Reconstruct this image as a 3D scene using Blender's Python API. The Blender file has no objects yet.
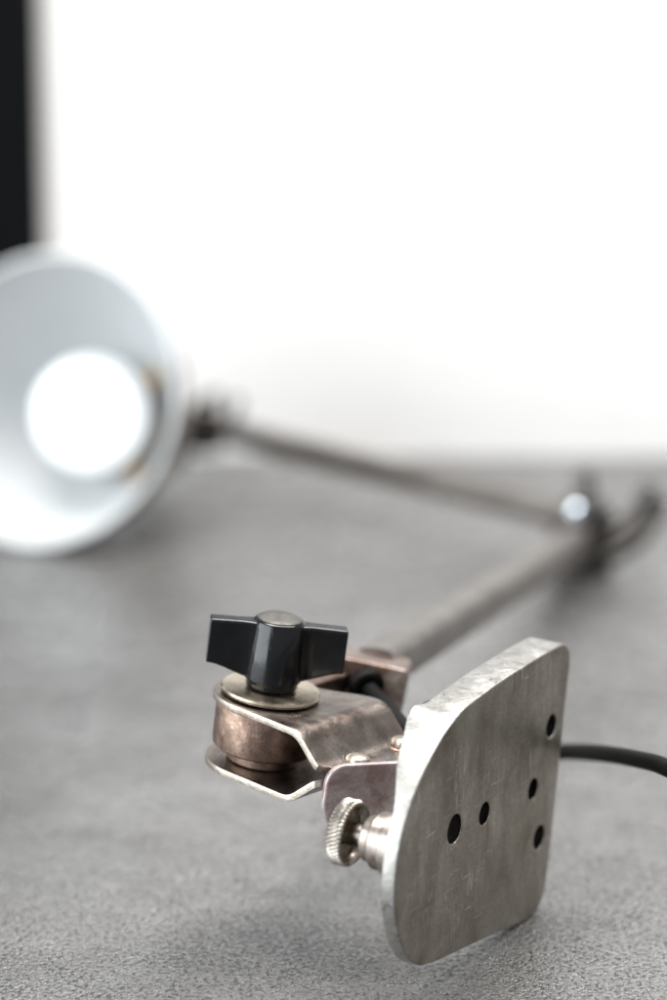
import bpy, bmesh, math, random
from mathutils import Vector, Matrix, noise

random.seed(4)
SC = bpy.context.scene
COL = SC.collection
PI = math.pi
MM = 0.001

# ------------------------------------------------------------------ camera
CAM_H, PITCH = 278.0, math.radians(13.85)
cd = bpy.data.cameras.new('camera')
cam = bpy.data.objects.new('camera', cd)
COL.objects.link(cam)
cam.location = (0, 0, CAM_H * MM)
cam.rotation_euler = (PI / 2 - PITCH, 0, 0)
cd.sensor_fit = 'HORIZONTAL'
cd.sensor_width = 24.0
cd.lens = 100.0
cd.clip_start = 0.01
cd.clip_end = 60
cd.dof.use_dof = True
cd.dof.focus_distance = 0.682
cd.dof.aperture_fstop = 5.2
SC.camera = cam

# ------------------------------------------------------------------ helpers
def V(*a): return Vector(a)

def frame(o, z, x=None):
    """matrix (mm) with origin o, local z along z and local x near x"""
    z = Vector(z).normalized()
    x = Vector(x) if x is not None else (Vector((1, 0, 0)) if abs(z.x) < .9 else Vector((0, 1, 0)))
    x = (x - z * x.dot(z)).normalized()
    y = z.cross(x)
    m = Matrix((x, y, z)).transposed().to_4x4()
    m.translation = Vector(o)
    return m

ROOT_LOC = Vector((49.6, 672.3, 0))

def link(name, me, mat, parent=None, base=ROOT_LOC, angle=35, bevel=0, seg=3, mats=None):
    """mesh vertices are world millimetres; store metres relative to base"""
    for v in me.vertices:
        v.co = (v.co - base) * MM
    o = bpy.data.objects.new(name, me)
    COL.objects.link(o)
    for m in (mats or [mat]):
        me.materials.append(m)
    me.polygons.foreach_set('use_smooth', [True] * len(me.polygons))
    me.set_sharp_from_angle(angle=math.radians(angle))
    if parent is not None:
        o.parent = parent
    else:
        o.location = base * MM
    if bevel:
        b = o.modifiers.new('bevel', 'BEVEL')
        b.width = bevel * MM
        b.segments = seg
        b.limit_method = 'ANGLE'
        b.angle_limit = math.radians(40)
    return o

class MB:
    def __init__(s): s.bm = bmesh.new()
    def lathe(s, prof, M, seg=64, fn=None):
        rings = []
        for i, (r, z) in enumerate(prof):
            if r < 1e-6:
                rings.append([s.bm.verts.new(M @ V(0, 0, z))])
            else:
                ring = []
                for k in range(seg):
                    t = 2 * PI * k / seg
                    rr = r if fn is None else r + fn(i, t, z)
                    ring.append(s.bm.verts.new(M @ V(rr * math.cos(t), rr * math.sin(t), z)))
                rings.append(ring)
        for A, B in zip(rings, rings[1:]):
            for k in range(seg):
                j = (k + 1) % seg
                if len(A) == 1 and len(B) == 1: continue
                if len(A) == 1: s.bm.faces.new((A[0], B[k], B[j]))
                elif len(B) == 1: s.bm.faces.new((A[k], A[j], B[0]))
                else: s.bm.faces.new((A[k], A[j], B[j], B[k]))
        return s
    def prism(s, pts, h0, h1, M):
        a = [s.bm.verts.new(M @ V(x, y, h0)) for x, y in pts]
        b = [s.bm.verts.new(M @ V(x, y, h1)) for x, y in pts]
        n = len(pts)
        s.bm.faces.new(list(reversed(a))); s.bm.faces.new(b)
        for i in range(n):
            j = (i + 1) % n
            s.bm.faces.new((a[i], a[j], b[j], b[i]))
        return s
    def box(s, x0, x1, y0, y1, z0, z1, M):
        return s.prism([(x0, y0), (x1, y0), (x1, y1), (x0, y1)], z0, z1, M)
    def tube(s, pts, r, seg=20, sub=10, cap=True, sq=None):
        P = [Vector(p) for p in pts]
        path = spline(P, sub) if len(P) > 2 else P
        rings = []
        up = V(0, 0, 1)
        prevx = None
        for i, p in enumerate(path):
            d = (path[min(i + 1, len(path) - 1)] - path[max(i - 1, 0)]).normalized()
            x = prevx if prevx is not None else d.cross(up)
            x = (x - d * x.dot(d)).normalized(); prevx = x
            y = d.cross(x)
            ring = []
            for k in range(seg):
                t = 2 * PI * k / seg
                ct, st = math.cos(t), math.sin(t)
                if sq:
                    e = 2 / sq
                    ct = math.copysign(abs(ct) ** e, ct); st = math.copysign(abs(st) ** e, st)
                rr = r(i / (len(path) - 1)) if callable(r) else r
                ring.append(s.bm.verts.new(p + x * ct * rr + y * st * rr))
            rings.append(ring)
        for A, B in zip(rings, rings[1:]):
            for k in range(seg):
                j = (k + 1) % seg
                s.bm.faces.new((A[k], A[j], B[j], B[k]))
        if cap:
            s.bm.faces.new(list(reversed(rings[0]))); s.bm.faces.new(rings[-1])
        return s
    def build(s, name, mat, parent=None, **kw):
        bmesh.ops.recalc_face_normals(s.bm, faces=s.bm.faces)
        me = bpy.data.meshes.new(name)
        s.bm.to_mesh(me); s.bm.free()
        return link(name, me, mat, parent, **kw)

def spline(P, sub=8, closed=False):
    out = []
    n = len(P)
    rng = range(n) if closed else range(n - 1)
    for i in rng:
        if closed:
            a, b, c, d = P[(i - 1) % n], P[i], P[(i + 1) % n], P[(i + 2) % n]
        else:
            b, c = P[i], P[i + 1]
            a = P[i - 1] if i > 0 else b + (b - c)
            d = P[i + 2] if i + 2 < n else c + (c - b)
        for k in range(sub):
            t = k / sub
            out.append(.5 * ((2 * b) + (c - a) * t + (2 * a - 5 * b + 4 * c - d) * t * t + (3 * b - a - 3 * c + d) * t ** 3))
    if not closed: out.append(P[-1].copy())
    return out

def roundrect(x0, x1, y0, y1, r, n=6):
    pts = []
    for cx, cy, a0 in ((x1 - r, y1 - r, 0), (x0 + r, y1 - r, 90), (x0 + r, y0 + r, 180), (x1 - r, y0 + r, 270)):
        for k in range(n + 1):
            t = math.radians(a0 + 90 * k / n)
            pts.append((cx + r * math.cos(t), cy + r * math.sin(t)))
    return pts

# ------------------------------------------------------------------ materials
class NT:
    def __init__(s, name):
        s.m = bpy.data.materials.new(name); s.m.use_nodes = True
        s.t = s.m.node_tree; s.t.nodes.clear()
        s.out = s.n('ShaderNodeOutputMaterial'); s.b = s.n('ShaderNodeBsdfPrincipled')
        s.l(s.b.outputs[0], s.out.inputs[0])
        s.co = s.n('ShaderNodeTexCoord').outputs['Object']
    def n(s, typ, **kw):
        q = s.t.nodes.new(typ)
        for k, v in kw.items(): setattr(q, k, v)
        return q
    def l(s, a, b): s.t.links.new(a, b)
    def set(s, **kw):
        for k, v in kw.items():
            s.b.inputs[k.replace('_', ' ')].default_value = v if not isinstance(v, tuple) else (*v, 1)
    def map(s, scale, rot=(0, 0, 0)):
        q = s.n('ShaderNodeMapping'); q.inputs['Scale'].default_value = scale; q.inputs['Rotation'].default_value = rot
        s.l(s.co, q.inputs[0]); return q.outputs[0]
    def noise(s, scale, detail=4, rough=.55, vec=None, dist=0):
        q = s.n('ShaderNodeTexNoise')
        q.inputs['Scale'].default_value = scale; q.inputs['Detail'].default_value = detail
        q.inputs['Roughness'].default_value = rough; q.inputs['Distortion'].default_value = dist
        s.l(vec if vec is not None else s.co, q.inputs['Vector']); return q.outputs[0]
    def ramp(s, fac, stops):
        q = s.n('ShaderNodeValToRGB'); e = q.color_ramp.elements
        while len(e) < len(stops): e.new(.5)
        for el, (p, c) in zip(e, stops):
            el.position = p; el.color = (*c, 1) if isinstance(c, tuple) else (c, c, c, 1)
        s.l(fac, q.inputs[0]); return q.outputs[0]
    def mix(s, fac, a, b, mode='MIX'):
        q = s.n('ShaderNodeMix', data_type='RGBA', blend_type=mode)
        if isinstance(fac, (int, float)): q.inputs[0].default_value = fac
        else: s.l(fac, q.inputs[0])
        for sock, v in ((q.inputs[6], a), (q.inputs[7], b)):
            if isinstance(v, tuple): sock.default_value = (*v, 1)
            else: s.l(v, sock)
        return q.outputs[2]
    def bump(s, h, strength=.2, dist=.0005, prev=None):
        q = s.n('ShaderNodeBump'); q.inputs['Strength'].default_value = strength; q.inputs['Distance'].default_value = dist
        s.l(h, q.inputs['Height'])
        if prev is not None: s.l(prev, q.inputs['Normal'])
        s.l(q.outputs[0], s.b.inputs['Normal']); return q.outputs[0]

def metal(name, stops, rough=(.25, .5), scale=90, grain=1500, bump=.12, metallic=1.0, streak=None, scratches=.22, spots=None):
    t = NT(name)
    nz = t.noise(scale, 6, .62, dist=.6)
    if streak:
        st = t.noise(1, 5, .6, vec=t.map(streak))
        nz = t.ramp(t.mix(.55, nz, st), [(0, 0.), (1, 1.)])
    c = t.ramp(nz, stops)
    fine = t.noise(grain, 3, .7)
    c = t.mix(t.ramp(fine, [(.42, .0), (.75, .5)]), c, tuple(min(1, k * .55) for k in stops[0][1]))
    if spots:
        sp = t.ramp(t.noise(spots[1], 4, .6, dist=1.0), [(spots[2], 0.), (spots[2] + .1, 1.)])
        c = t.mix(sp, c, spots[0])
    sa = t.noise(1, 2, .5, vec=t.map((2300, 120, 120), (.3, .5, .9)))
    sb = t.noise(1, 2, .5, vec=t.map((110, 130, 2100), (.7, -.4, .2)))
    sc = t.noise(1, 2, .5, vec=t.map((90, 1900, 110), (-.5, .3, .6)))
    mx = t.n('ShaderNodeMath', operation='MAXIMUM'); t.l(sa, mx.inputs[0]); t.l(sb, mx.inputs[1])
    mx2 = t.n('ShaderNodeMath', operation='MAXIMUM'); t.l(mx.outputs[0], mx2.inputs[0]); t.l(sc, mx2.inputs[1])
    where = t.ramp(t.noise(scale * .8, 3, .6), [(.42, 0.), (.62, 1.)])
    sm = t.mix(1.0, t.ramp(mx2.outputs[0], [(.655, 0.), (.70, 1.)]), where, 'MULTIPLY')
    c = t.mix(t.mix(1.0, sm, (scratches,) * 3, 'MULTIPLY'), c, tuple(min(1, k * 1.6) for k in stops[-1][1]))
    t.l(c, t.b.inputs['Base Color'])
    r = t.ramp(t.noise(scale * 2.3, 5, .6), [(.3, rough[0]), (.7, rough[1])])
    t.l(r, t.b.inputs['Roughness'])
    t.set(Metallic=metallic)
    p = t.bump(fine, bump, .0003)
    p = t.bump(nz, bump * .8, .0006, p)
    t.bump(sm, bump * .9, .0002, p)
    return t.m

M_plate = metal('worn cast plate', [(.37, (.25, .215, .17)), (.5, (.42, .38, .32)), (.63, (.62, .585, .53))], (.28, .5), 60, 1300, .25, scratches=.6,
                streak=(70, 70, 14), spots=((.52, .49, .45), 160, .66))
M_rim = metal('worn plate rim', [(.3, (.31, .30, .28)), (.7, (.50, .49, .47))], (.34, .52), 120, 1200, .35,
              spots=((.10, .09, .08), 420, .62))
M_strap = metal('aged nickel strap', [(.32, (.17, .13, .108)), (.5, (.265, .222, .195)), (.68, (.39, .345, .315))], (.20, .42), 80, 1700, .14,
                spots=((.15, .085, .055), 110, .62))
M_raw = metal('bare steel edge', [(.3, (.38, .32, .26)), (.7, (.62, .56, .49))], (.25, .4), 300, 1500, .3)
M_drum = metal('copper brown barrel', [(.34, (.13, .085, .066)), (.5, (.225, .155, .125)), (.66, (.38, .28, .21))], (.30, .5), 150, 1500, .25,
               spots=((.52, .41, .29), 340, .66))
M_wash = metal('brass tinted washer', [(.3, (.42, .35, .26)), (.7, (.64, .55, .43))], (.22, .38), 150, 1500, .12)
M_tab = metal('violet stained steel', [(.36, (.31, .225, .225)), (.5, (.51, .44, .44)), (.64, (.70, .66, .655))], (.32, .48), 80, 1700, .12, metallic=.6,
              spots=((.34, .23, .215), 180, .62))
M_bright = metal('bright nickel', [(.34, (.28, .245, .205)), (.66, (.60, .56, .51))], (.18, .36), 160, 1500, .04)
M_block = metal('brown socket', [(.34, (.11, .058, .042)), (.5, (.235, .16, .13)), (.66, (.48, .42, .385))], (.3, .5), 70, 1500, .15)
M_arm = metal('dull nickel tube', [(.3, (.17, .15, .136)), (.7, (.31, .28, .26))], (.3, .45), 50, 900, .08)
M_soot = metal('dark collar', [(.3, (.03, .022, .016)), (.7, (.07, .05, .035))], (.5, .7), 60, 900, .05)
M_dark = metal('dark joint steel', [(.3, (.045, .042, .040)), (.7, (.12, .112, .105))], (.3, .5), 80, 900, .1)
M_outer = metal('shade outer grey', [(.3, (.32, .28, .25)), (.7, (.5, .46, .42))], (.35, .5), 20, 500, .05)
M_rivet = metal('dull rivet', [(.3, (.34, .30, .25)), (.7, (.55, .50, .43))], (.3, .45), 200, 1500, .12)
M_gold = metal('brass collar', [(.3, (.16, .105, .055)), (.7, (.30, .215, .12))], (.3, .45), 60, 900, .05)

M_bore = metal('painted shade bore', [(.3, (.008, .007, .006)), (.7, (.02, .018, .016))], (.7, .9), 300, 900, .1)  # shade inside the plate's holes, painted as a near-black wall colour

def bakelite():
    t = NT('black bakelite')
    n1 = t.noise(260, 6, .65)
    t.l(t.ramp(n1, [(.3, (.002, .0023, .003)), (.75, (.006, .0065, .008))]), t.b.inputs['Base Color'])
    sm = t.noise(140, 6, .7, dist=.8)
    t.l(t.ramp(sm, [(.35, .07), (.7, .2)]), t.b.inputs['Roughness'])
    t.set(IOR=1.46)
    p = t.bump(n1, .06, .0004)
    a = t.noise(1, 2, .5, vec=t.map((1900, 260, 260), (.2, .9, .5)))
    t.bump(t.ramp(a, [(.62, 0.), (.68, 1.)]), .10, .0002, p)
    return t.m
M_bake = bakelite()

def simple(name, col, rough, noise_scale=200, amp=.15, bump=.1, metallic=0., dist=.0004, spec=.5):
    t = NT(name)
    t.b.inputs['Specular IOR Level'].default_value = spec
    nz = t.noise(noise_scale, 5, .6)
    t.l(t.ramp(nz, [(.3, tuple(c * (1 - amp) for c in col)), (.7, tuple(min(1, c * (1 + amp)) for c in col))]), t.b.inputs['Base Color'])
    t.set(Roughness=rough, Metallic=metallic)
    t.bump(nz, bump, dist)
    return t.m
M_cord = simple('black rubber cord', (.0045, .0042, .004), .6, 900, .3, .15, spec=.12)
M_enamel = simple('white enamel', (.51, .525, .53), .45, 40, .03, .01)

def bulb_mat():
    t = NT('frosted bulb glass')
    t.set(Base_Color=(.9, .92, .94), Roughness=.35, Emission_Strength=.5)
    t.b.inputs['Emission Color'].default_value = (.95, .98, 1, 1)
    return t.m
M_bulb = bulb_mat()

def concrete():
    t = NT('grey concrete')
    big = t.noise(9, 6, .62, dist=.8)
    mid = t.noise(55, 6, .65, dist=.4)
    g1 = t.noise(780, 2, .6, dist=.35)
    g2 = t.noise(2100, 3, .6)
    g3 = t.noise(90, 3, .6)
    ad = t.n('ShaderNodeMath', operation='MULTIPLY_ADD'); t.l(g3, ad.inputs[0]); ad.inputs[1].default_value = .22; t.l(g1, ad.inputs[2])
    sb = t.n('ShaderNodeMath', operation='SUBTRACT'); t.l(ad.outputs[0], sb.inputs[0]); sb.inputs[1].default_value = .11
    g1 = sb.outputs[0]
    vo = t.n('ShaderNodeTexVoronoi'); vo.inputs['Scale'].default_value = 760; vo.inputs['Randomness'].default_value = 1
    wob = t.n('ShaderNodeVectorMath', operation='MULTIPLY_ADD')
    nv = t.n('ShaderNodeTexNoise'); nv.inputs['Scale'].default_value = 900; t.l(t.co, nv.inputs['Vector'])
    t.l(nv.outputs['Color'], wob.inputs[0]); wob.inputs[1].default_value = (.0016,) * 3; t.l(t.co, wob.inputs[2])
    t.l(wob.outputs[0], vo.inputs['Vector'])
    size = t.n('ShaderNodeMath', operation='MULTIPLY'); t.l(t.ramp(vo.outputs['Color'], [(.15, 0.), (.9, .66)]), size.inputs[0]); size.inputs[1].default_value = 1
    pit = t.n('ShaderNodeMath', operation='SUBTRACT'); t.l(size.outputs[0], pit.inputs[0]); t.l(vo.outputs['Distance'], pit.inputs[1])
    pits = t.ramp(pit.outputs[0], [(.0, 0.), (.18, 1.)])
    c = t.ramp(big, [(.32, (.052, .0465, .042)), (.5, (.076, .071, .067)), (.68, (.112, .108, .105))])
    c = t.mix(.45, c, t.ramp(mid, [(.32, (.032, .029, .0275)), (.68, (.108, .106, .105))]))
    c = t.mix(.9, c, t.ramp(g1, [(.39, (.16, .145, .135)), (.47, (.95, .945, .94)), (.62, (1.35, 1.35, 1.35))]), 'MULTIPLY')
    c = t.mix(.35, c, t.ramp(g2, [(.36, (.25, .24, .23)), (.64, (1.7, 1.7, 1.7))]), 'MULTIPLY')
    c = t.mix(t.ramp(pits, [(0, 0.), (1, .8)]), c, (.040, .036, .033))
    sp = t.ramp(t.noise(330, 2, .5), [(.745, 0.), (.765, 1.)])
    c = t.mix(sp, c, (.55, .52, .46))
    t.l(c, t.b.inputs['Base Color'])
    rr = t.mix(.5, t.ramp(big, [(.35, .24), (.65, .44)]), t.ramp(g1, [(.35, .5), (.65, .24)]))
    t.l(rr, t.b.inputs['Roughness'])
    t.b.inputs['Specular IOR Level'].default_value = .6
    cw = t.mix(1.0, t.ramp(big, [(.35, .6), (.62, 1.)]), t.ramp(g1, [(.39, .25), (.48, 1.)]), 'MULTIPLY')
    t.l(cw, t.b.inputs['Coat Weight']); t.set(Coat_IOR=2.15)
    t.l(t.ramp(mid, [(.35, .32), (.65, .2)]), t.b.inputs['Coat Roughness'])
    cn = t.n('ShaderNodeBump'); cn.inputs['Strength'].default_value = .5; cn.inputs['Distance'].default_value = .0006
    t.l(t.ramp(g1, [(.36, 0.), (.5, .85), (.62, 1.)]), cn.inputs['Height']); t.l(cn.outputs[0], t.b.inputs['Coat Normal'])
    p = t.bump(t.ramp(g1, [(.36, 0.), (.5, .85), (.62, 1.)]), .9, .0007)
    p = t.bump(g2, .3, .0003, p)
    p = t.bump(mid, .2, .002, p)
    inv = t.ramp(pits, [(0, 1.), (1, 0.)])
    t.bump(inv, .6, .0006, p)
    return t.m
M_floor = concrete()
M_wall = simple('white painted wall', (.84, .832, .818), .7, 60, .015, .05)
M_black = simple('matt black board', (.0025, .003, .0035), .9, 30, .2, .05, spec=.08)

# ------------------------------------------------------------------ setting
Z0 = Vector((0, 0, 0))
mb = MB(); M1 = Matrix.Identity(4)
mb.box(-1600, 1600, -600, 1260, -30, 0, M1)
fl = mb.build('floor', M_floor, base=Z0); fl['kind'] = 'structure'
mb = MB(); mb.box(-1600, 1600, 1206, 1246, .3, 262, M1)
wl = mb.build('wall', M_wall, base=V(0, 1206, 0)); wl['kind'] = 'structure'
mb = MB(); mb.box(-420, -127.5, 1197, 1204, 0.5, 262, frame((0, 0, 0), (.004, 0, 1), (1, 0, 0)))
bp = mb.build('black_panel', M_black, base=V(-280, 1186, 0), bevel=1)
bp['label'] = 'matt black upright panel standing against the white wall behind the lamp shade'
bp['category'] = 'panel'

# ------------------------------------------------------------------ the lamp
lamp = bpy.data.objects.new('work_lamp', None)
COL.objects.link(lamp)
lamp.location = ROOT_LOC * MM
lamp.empty_display_size = .05
lamp['label'] = 'old jointed metal work lamp with white enamel shade lying folded on the grey concrete'
lamp['category'] = 'lamp'

# --- mounting plate: traced on its own upright plane, real thickness, thicker along the top
P0 = V(49.57, 672.33, -.05)
PN = V(.866, -.5, -.04).normalized()
PU = V(.5, .866, 0)
PV = PN.cross(PU)
def on_plate(u, v, w=0): return P0 + PU * u + PV * v + PN * w
rest = [(-47.2, 68.0), (-53, 65.2), (-59.2, 61), (-64.2, 56.3), (-68, 51.5), (-70.6, 46.5), (-72.2, 41), (-72.8, 35.5), (-72.4, 30), (-71, 24.5),
        (-68.3, 18.8), (-64.2, 13.4), (-58.5, 9.6), (-51.5, 7.8), (-42, 6.3), (-25, 3.9), (-8, 1.3), (1, .1), (6, .2), (9.6, 2.2),
        (11.3, 6), (12.4, 11), (13.4, 18), (14.8, 30), (16.4, 46), (17.8, 58), (18.7, 64.5), (18.2, 68.5), (15.5, 71.1), (11, 71.9),
        (0, 72), (-20, 71.5), (-34, 70.6), (-41, 69.9)]
outline = [(p.x, p.y) for p in spline([V(x, y, 0) for x, y in rest], 5, True)]
holes = [(-43, 39.6, 3.7), (-26.9, 38.4, 2.9), (.7, 36.2, 2.85), (9.6, 50.7, 3.0), (5.9, 21.3, 3.2)]
cu = bpy.data.curves.new('plate_curve', 'CURVE')
cu.dimensions = '2D'; cu.fill_mode = 'BOTH'; cu.extrude = 1.45; cu.bevel_depth = .5; cu.bevel_resolution = 3; cu.offset = -.5
def add_spline(pts):
    sp = cu.splines.new('POLY'); sp.points.add(len(pts) - 1); sp.use_cyclic_u = True
    for q, (x, y) in zip(sp.points, pts): q.co = (x, y, 0, 1)
add_spline(outline)
for hu, hv, hr in holes:
    add_spline([(hu + hr * math.cos(-2 * PI * k / 40), hv + hr * math.sin(-2 * PI * k / 40)) for k in range(40)])
co = bpy.data.objects.new('plate_curve', cu); COL.objects.link(co)
bpy.context.view_layer.update()
me = bpy.data.meshes.new_from_object(co.evaluated_get(bpy.context.evaluated_depsgraph_get()))
me.name = 'mounting_plate'
bpy.data.objects.remove(co); bpy.data.curves.remove(cu)
T = 3.9
def smooth(x): x = max(0, min(1, x)); return x * x * (3 - 2 * x)
me.materials.clear()
for v in me.vertices:
    x, y, z = v.co
    w = z - 1.95                                   # front face at 0, back at -3.9
    if z < 0: w -= 6.0 * smooth((y - 50) / 17)     # top edge is a thicker lip
    if z < 0:
        g = math.exp(-((x + 48.0) / 4.0) ** 2) * smooth((y - 60) / 5)
        x, y = x - 2.0 * g, y + 2.9 * g
    v.co = on_plate(x, y, w)
rimidx = []
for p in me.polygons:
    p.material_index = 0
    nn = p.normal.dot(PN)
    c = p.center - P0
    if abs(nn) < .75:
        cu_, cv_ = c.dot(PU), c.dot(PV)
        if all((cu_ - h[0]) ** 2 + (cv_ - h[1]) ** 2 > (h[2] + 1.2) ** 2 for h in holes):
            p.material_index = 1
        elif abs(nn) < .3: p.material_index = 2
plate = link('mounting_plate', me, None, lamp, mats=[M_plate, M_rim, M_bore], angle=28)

# --- clamp frame: origin under the barrel, k up its axis, a towards the bracket, b to the back
O = V(-18.3, 671.0, 43.9)
k = V(.128, -.03, 1).normalized()
a = V(.79, -.613, 0); a = (a - k * a.dot(k)).normalized()
b = k.cross(a)
KM = frame(O, k, a)
def K(x, y, h): return O + a * x + b * y + k * h

def strap(name, prof, t, near, far):
    """a round ended strip bent along its length; prof gives h along a"""
    pts = [Vector((x, h, 0)) for x, h in prof]
    # round the bends
    path = [pts[0]]
    for i in range(1, len(pts) - 1):
        p, q, r = pts[i - 1], pts[i], pts[i + 1]
        rad = min(2.6, (q - p).length * .45, (r - q).length * .45)
        s, e = q + (p - q).normalized() * rad, q + (r - q).normalized() * rad
        for j in range(7):
            f = j / 6
            path.append((1 - f) ** 2 * s + 2 * f * (1 - f) * q + f * f * e)
    path.append(pts[-1])
    dense = []
    for p, q in zip(path, path[1:]):
        n = max(1, int((q - p).length / .7))
        for j in range(n): dense.append(p.lerp(q, j / n))
    dense.append(path[-1])
    bm = bmesh.new()
    rows = []
    N = 28
    for p in dense:
        lo, hi = -near(p.x), far(p.x)
        rows.append([bm.verts.new(K(p.x, lo + (hi - lo) * j / N, p.y)) for j in range(N + 1)])
    for A, B in zip(rows, rows[1:]):
        for j in range(N):
            bm.faces.new((A[j], B[j], B[j + 1], A[j + 1]))
    bmesh.ops.remove_doubles(bm, verts=bm.verts, dist=.02)
    bmesh.ops.recalc_face_normals(bm, faces=bm.faces)
    up = sum((f.normal for f in bm.faces), Vector()).dot(k)
    if up < 0: bmesh.ops.reverse_faces(bm, faces=bm.faces)
    me = bpy.data.meshes.new(name); bm.to_mesh(me); bm.free()
    o = link(name, me, None, lamp, mats=[M_strap, M_raw], angle=60)
    s = o.modifiers.new('solid', 'SOLIDIFY'); s.thickness = t * MM; s.offset = 0; s.material_offset_rim = 1
    bv = o.modifiers.new('bevel', 'BEVEL'); bv.width = .25 * MM; bv.segments = 2; bv.limit_method = 'ANGLE'; bv.angle_limit = math.radians(50)
    return o
R = 14.4
def near(x):
    if x < 0: return math.sqrt(max(0, R * R - x * x))
    if x < 28: return R
    return min(R, 11.2 - 1.76 * (x - 29.5))
def far(x):
    if x < 0: return math.sqrt(max(0, R * R - x * x))
    return R + 7.5 * smooth((x - 2) / 16)
ys = [(-R, 0), (-R * .985, 0), (-R * .95, 0), (-R * .88, 0), (-R * .75, 0), (-R * .5, 0)]
strap('clamp_strap', [(-R, 17.5), (20.3, 17.5), (28.3, 10.2), (46, 9.8)], 1.7, near, far)
strap('clamp_strap', [(-R, 0), (20.3, 0), (28.6, 7.6), (46, 7.9)], 1.7, near, far)

mb = MB()
mb.lathe([(0, 1.0), (9.2, 1.0), (9.2, 4.4), (12.6, 4.4), (13.2, 5.0), (13.3, 6), (13.3, 15.2), (13.0, 16.1), (12.3, 16.5), (0, 16.5)], KM, 96)
mb.box(-9, -2, 4, 40, 5.2, 16.2, KM)
drum = mb.build('pivot_barrel', M_drum, lamp, bevel=.4)
mb = MB()
mb.lathe([(4, 18.5), (11.6, 18.7), (12.5, 19.0), (12.7, 19.6), (12.4, 20.1), (11.4, 20.3), (4, 20.4)], KM, 96)
mb.build('washer', M_wash, lamp)

# --- wing knob
az = math.radians(5)
wx = V(math.cos(az), math.sin(az), 0)
WM = frame(O, k, wx)
mb = MB()
HT = 38.6
hub = [(0, 20.7), (6.3, 20.7), (6.6, 21.2), (6.6, 22.2), (7.3, 23.0), (7.3, 23.6), (6.5, HT - .6), (6.2, HT - .1), (5.9, HT), (0, HT)]
mb.lathe(hub, WM, 64)
for sgn in (-1, 1):
    # wing: grid along x, thickness tapers to the tip, underside rises to the tip
    secs = []
    for i in range(13):
        f = i / 12
        x = 4.0 + (17.4 - 4.0) * f
        half = 2.15 + 1.7 * max(0, 1 - f * 2.2) ** 2 + .3 * f
        top = HT - .7 - .25 * f
        bot = HT - 15.6 + 3.0 * smooth((f - .1) / .9)
        secs.append((x * sgn, half, bot, top))
    rings = []
    for x, hf, z0, z1 in secs:
        c = .5
        ring = [(-hf, z0 + c), (-hf + c, z0), (hf - c, z0), (hf, z0 + c), (hf, z1 - c), (hf - c, z1), (-hf + c, z1), (-hf, z1 - c)]
        rings.append([mb.bm.verts.new(WM @ V(x, y, z)) for y, z in ring])
    for A, B in zip(rings, rings[1:]):
        for j in range(8):
            mb.bm.faces.new((A[j], A[(j + 1) % 8], B[(j + 1) % 8], B[j]))
    mb.bm.faces.new(rings[0]); mb.bm.faces.new(rings[-1])
knob = mb.build('wing_knob', M_bake, lamp, angle=38, bevel=.35)
mb = MB()
mb.lathe([(5.6, HT - .3), (5.6, HT + .2), (5.2, HT + .45), (3, HT + .7), (0, HT + .8)], WM, 48)
mb.build('cap', metal('grey cap', [(.3, (.08, .076, .07)), (.7, (.18, .172, .16))], (.5, .7), 300, 1500, .3), knob)

# --- hinge bracket: an upright ear in front of the clamp, folded back under it
TL, TR = V(-.9, 641.5, 53.5), V(18.2, 649.5, 51.7)
tx = (TR - TL).normalized()
tz = V(tx.z * -.3, 0, 1); tz = (tz - tx * tz.dot(tx)).normalized()
TM = Matrix((tx, tz, tx.cross(tz))).transposed().to_4x4(); TM.translation = TL
mb = MB()
ear = []
for (cx, cy, r, a0) in ((4.2, -5.2, 5.2, 90),):
    for j in range(9):
        t = math.radians(a0 + 80 * j / 8); ear.append((cx + r * math.cos(t), cy + r * math.sin(t)))
for j in range(10):
    t = math.radians(180 + 90 * j / 9); ear.append((7.6 + 8.9 * math.cos(t), -9.5 + 8.9 * math.sin(t)))
ear += [(30, -18.4), (34, -14), (34, 0)]
mb.prism(ear, -1.0, 1.0, TM)
bracket = mb.build('hinge_bracket', M_tab, lamp, bevel=.6, seg=4)
# rivets through the flat of the strap
for ra, rb in ((31.8, -3.2), (31.0, 16.6)):
    RM = frame(K(ra, rb, 11.0), k)
    mb = MB()
    mb.lathe([(0, -3), (4.3, -3), (4.3, .1), (4.0, .35), (3.1, .4), (2.6, .4)], RM, 40)
    rw = mb.build('rivet_collar', M_block, lamp)
    mb = MB()
    mb.lathe([(3.0, .4), (3.0, 1.4), (2.7, 1.9), (1.6, 2.3), (0, 2.4)], RM, 40)
    mb.build('rivet', M_rivet, rw, angle=50)

# --- thumb screw: knurled head, shank and stepped boss on the back of the plate
BASE = on_plate(-63.5, 41.3, -3.6)
SM = frame(BASE, -PN)
mb = MB()
nt = 48
def knurl(i, t, z): 
    if i < 6 or i > 20: return 0
    ph = (t * nt / (2 * PI) + (z - 12) * .55) % 1
    return .5 * (1 - abs(2 * ph - 1)) - .25
prof = [(0, 10.9), (2.6, 11.0), (6.2, 11.4)]
prof = [(2.9, 5), (2.9, 14.8), (6.0, 14.6), (6.6, 13.0), (7.2, 12.5), (7.7, 12.7)]
prof += [(7.9, 13.2 + 3.0 * j / 14) for j in range(15)]
prof += [(7.5, 16.6), (6.8, 16.8), (3, 16.8), (0, 16.8)]
mb.lathe(prof, SM, nt * 8, knurl)
screw = mb.build('thumb_screw', M_bright, lamp, angle=50)
mb = MB()
mb.lathe([(0, -.2), (7.9, -.2), (7.9, 2.6), (7.5, 3.0), (7.0, 3.1), (7.0, 5.9), (6.6, 6.4), (6.0, 6.6), (5.6, 8.6), (5.0, 9.2), (0, 9.2)], SM, 64)
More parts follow.
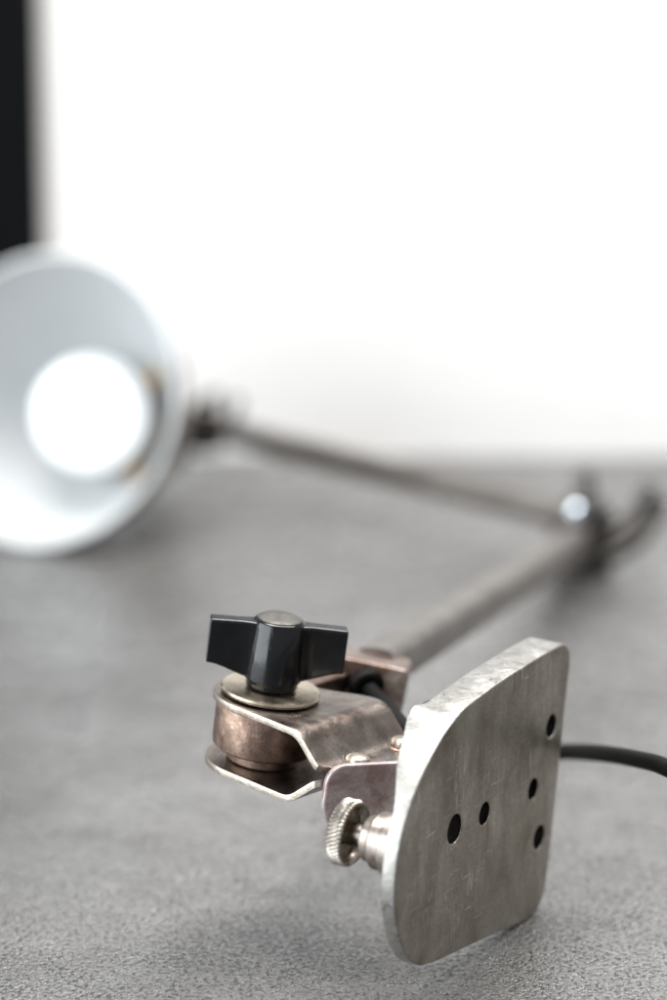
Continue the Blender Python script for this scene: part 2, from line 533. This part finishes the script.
mb.build('boss', metal('browned nickel', [(.34, (.20, .155, .13)), (.66, (.47, .42, .38))], (.26, .44), 140, 1500, .06), lamp, angle=30)

# --- arm socket block behind the knob, with grommet and cord
E1 = V(92, 1006, 14.5)                                 # elbow
BC = V(9.4, 700.0, 55.2)                             # centre of the block's front face
d = (E1 - (BC + V(0, 0, 4))).normalized()
BM_ = frame(BC, V(-.06, -.985, .16), V(.99, -.06, -.19))
mb = MB()
mb.prism(roundrect(-9.8, 9.8, -6.0, 5.8, 1.6), -24, 0, BM_)
block = mb.build('arm_socket', M_block, lamp, bevel=.5)
GO = BM_ @ V(-.5, -.8, 0)
GM = frame(GO, V(.35, -.9, -.1))
mb = MB(); mb.lathe([(2.2, -1), (5.0, -1), (5.2, .6), (4.7, 1.6), (3.6, 2.0), (2.6, 1.6), (2.6, -1)], GM, 40)
mb.build('grommet', M_cord, block)

mb = MB()
mb.tube([GM @ V(0, 0, -3), GM @ V(0, 0, 5), V(14.5, 684, 53.0), V(20.5, 672, 49.5), V(27, 664, 46), V(36, 668, 38), V(45, 706, 29),
         V(55, 735, 23), V(62.9, 726.2, 27.5), V(70.8, 700.5, 36.0), V(78.5, 675.2, 43.0), V(83.6, 660.3, 46.0), V(92, 640, 46.5), V(108, 590, 36), V(130, 530, 20), V(165, 480, 5), V(240, 450, 2.4), V(420, 470, 2.4)], 2.25, 20, 14)
mb.build('power_cord', M_cord, lamp)

# --- arms
A0 = BM_ @ V(0, 1.5, -18)
mb = MB(); mb.tube([A0, E1 - d * 4], 6.0, 24, sq=3.2); mb.build('arm_tube', M_arm, lamp)
E2 = V(93, 1006, 22.5)
HJ = V(-53, 1168, 22)
mb = MB(); mb.tube([E2, HJ], 5.0, 24, sq=3.0); mb.build('arm_tube', M_arm, lamp)

# elbow: stacked knuckles, polished bolt, wing nut and the cord looping past
EB = V(93.5, 1018, 0)
EM = frame(EB, (0.05, 0, 1), (1, 0, 0))
mb = MB(); mb.lathe([(0, .3), (11.5, .3), (12.5, 1.5), (12.5, 10), (11.6, 11), (10, 11), (10, 12.5), (11.6, 12.5), (12.5, 13.5), (12.2, 22), (11, 24.5), (6, 24.5), (6, 28), (5, 29), (0, 29)], EM, 40)
elbow = mb.build('elbow_joint', M_dark, lamp)
mb = MB(); mb.lathe([(3.0, -5), (3.0, -1.6), (2.4, -.7), (1.3, -.12), (.8, 0), (0, .01)], frame(V(90.0, 1001, 28.5), (-.05, -.66, .74)), 40)
mb.build('bolt', simple('polished bolt', (.62, .70, .78), .2, 50, .02, .0, 1.0), elbow)
mb = MB()
for pts in ([EB + V(3, -2, 14), EB + V(3, -1, 24), EB + V(1.5, 1, 33), EB + V(1.5, 2, 38)],
            [EB + V(5, -6, 12), EB + V(14, -4, 15), EB + V(21.5, 0, 23), EB + V(26.5, 1, 33)]):
    mb.tube(pts, lambda f: 4.0 - 1.0 * f, 14, 6)
mb.lathe([(0, .5), (6, .5), (6, 16), (0, 17)], frame(EB + V(5, -2, 0), (0, 0, 1)), 24)
mb.build('wing_nut', M_dark, elbow)
mb = MB()
mb.tube([EB + V(4, -6, 5), EB + V(13, -7, 8), EB + V(22, -4, 13), EB + V(28, 0, 20), EB + V(31, 2, 27)], lambda f: 3.8 - .8 * f, 16, 8)
mb.build('lever', M_dark, elbow)

# head joint
mb = MB(); mb.lathe([(0, 12), (6.5, 12), (7, 13), (7, 31), (6, 32), (0, 32)], frame(HJ * 1 - V(0, 0, 22) + V(-2, 1, 0), (0, 0, 1)), 28)
hj = mb.build('head_joint', M_dark, lamp)
mb = MB()
mb.tube([HJ + V(-5, 0, 9), HJ + V(-1, 0, 12), HJ + V(4, -1, 15)], 2.4, 12, 6)
mb.tube([HJ + V(8, -3, 3), HJ + V(11, -4, 8), HJ + V(12, -4, 14)], 2.2, 12, 6)
mb.build('wing_nut', M_dark, hj)

# --- lamp shade: white enamel bowl facing the camera
CS = V(-112.5, 1065, 56.0)
MS = V(-.39, -.86, .34).normalized()
SH = frame(CS, MS)
inner = [(57.0, 0), (55.9, -5), (53.2, -13), (49.2, -24), (44.3, -34), (38.5, -44), (31, -53.5), (24.5, -59.5), (19.5, -63.0)]
outer = [(r + 1.1, z - (.3 if i else 0) - 1.0 * (i / 8)) for i, (r, z) in enumerate(inner)]
mb = MB()
rp = spline([V(r, z, 0) for r, z in outer], 4); mb.lathe([(p.x, p.y) for p in reversed(rp)], SH, 96)
shade = mb.build('lamp_shade', M_outer, lamp)
mb = MB()
rp = spline([V(r, z, 0) for r, z in inner], 4); mb.lathe([(p.x, p.y) for p in rp], SH, 96)
mb.build('reflector', M_enamel, shade)
mb = MB()
mb.lathe([(57.4 + 1.3 * math.cos(2 * PI * j / 12), .3 + 1.3 * math.sin(2 * PI * j / 12)) for j in range(13)], SH, 96)
mb.build('rim', M_enamel, shade)
mb = MB()
mb.lathe([(21, -61.5), (21.5, -68), (20, -74), (17, -78), (17, -100), (15, -104), (0, -104)], SH, 48)
sock = mb.build('socket', M_dark, shade)
mb = MB()
mb.lathe([(19.0, -64), (18.6, -56), (17.6, -54.5), (16.4, -54.5), (15.6, -56), (13, -60)], SH, 48)
mb.build('collar', M_soot, sock)
mb = MB()
mb.lathe([(19.0, -61), (20.6, -60.5), (20.8, -59), (19.8, -57.5), (18.6, -57.5)], SH, 48)
mb.build('brass_ring', M_gold, sock)
for cx_, cy_ in ((20.5, 14.5), (13.5, -21.5)):
    mb = MB()
    mb.prism(roundrect(-2.8, 2.8, -5, 2.4, 1.2), -2, 1.6, SH @ frame((cx_, cy_, -50), (0, 0, 1), (-cy_, cx_, 0)))
    mb.build('clip', M_gold, sock, bevel=.5)
mb = MB(); bz = -38
mb.lathe([(0, bz + 23)] + [(23 * math.cos(t), bz + 23 * math.sin(t)) for t in [math.radians(q) for q in range(80, -46, -10)]] + [(14.5, bz - 20), (12.6, bz - 24), (12.4, bz - 28)], SH, 48)
mb.build('light_bulb', M_bulb, lamp)
# link from socket to arm
mb = MB(); mb.tube([SH @ V(0, 0, -98), SH @ V(4, 0, -106), HJ + V(-6, 0, 3), HJ], 4.2, 16, 6)
mb.build('swivel_stem', M_dark, lamp)

# ------------------------------------------------------------------ light
w = bpy.data.worlds.new('World'); SC.world = w; w.use_nodes = True
bg = w.node_tree.nodes['Background']; bg.inputs[0].default_value = (.93, .96, 1.0, 1); bg.inputs[1].default_value = .5
def area(name, loc, target, sx, sy, power, col):
    L = bpy.data.lights.new(name, 'AREA'); L.shape = 'RECTANGLE'; L.size = sx; L.size_y = sy; L.energy = power; L.color = col
    o = bpy.data.objects.new(name, L); COL.objects.link(o)
    o.location = loc; o.rotation_euler = (Vector(target) - Vector(loc)).to_track_quat('-Z', 'Y').to_euler()
area('window_light', (-1.15, .12, .51), (0, .5, .35), 1.6, 1.0, 33, (.90, .96, 1.0))
area('ceiling_light', (.1, .98, 1.15), (.05, 1.06, 0), 1.3, .5, 37, (1.0, .98, .95))

SC.view_settings.view_transform = 'Standard'
SC.view_settings.look = 'None'
SC.view_settings.exposure = 0
SC.view_settings.gamma = 1
SC.render.engine = 'CYCLES'
SC.cycles.use_denoising = True
SC.cycles.max_bounces = 8
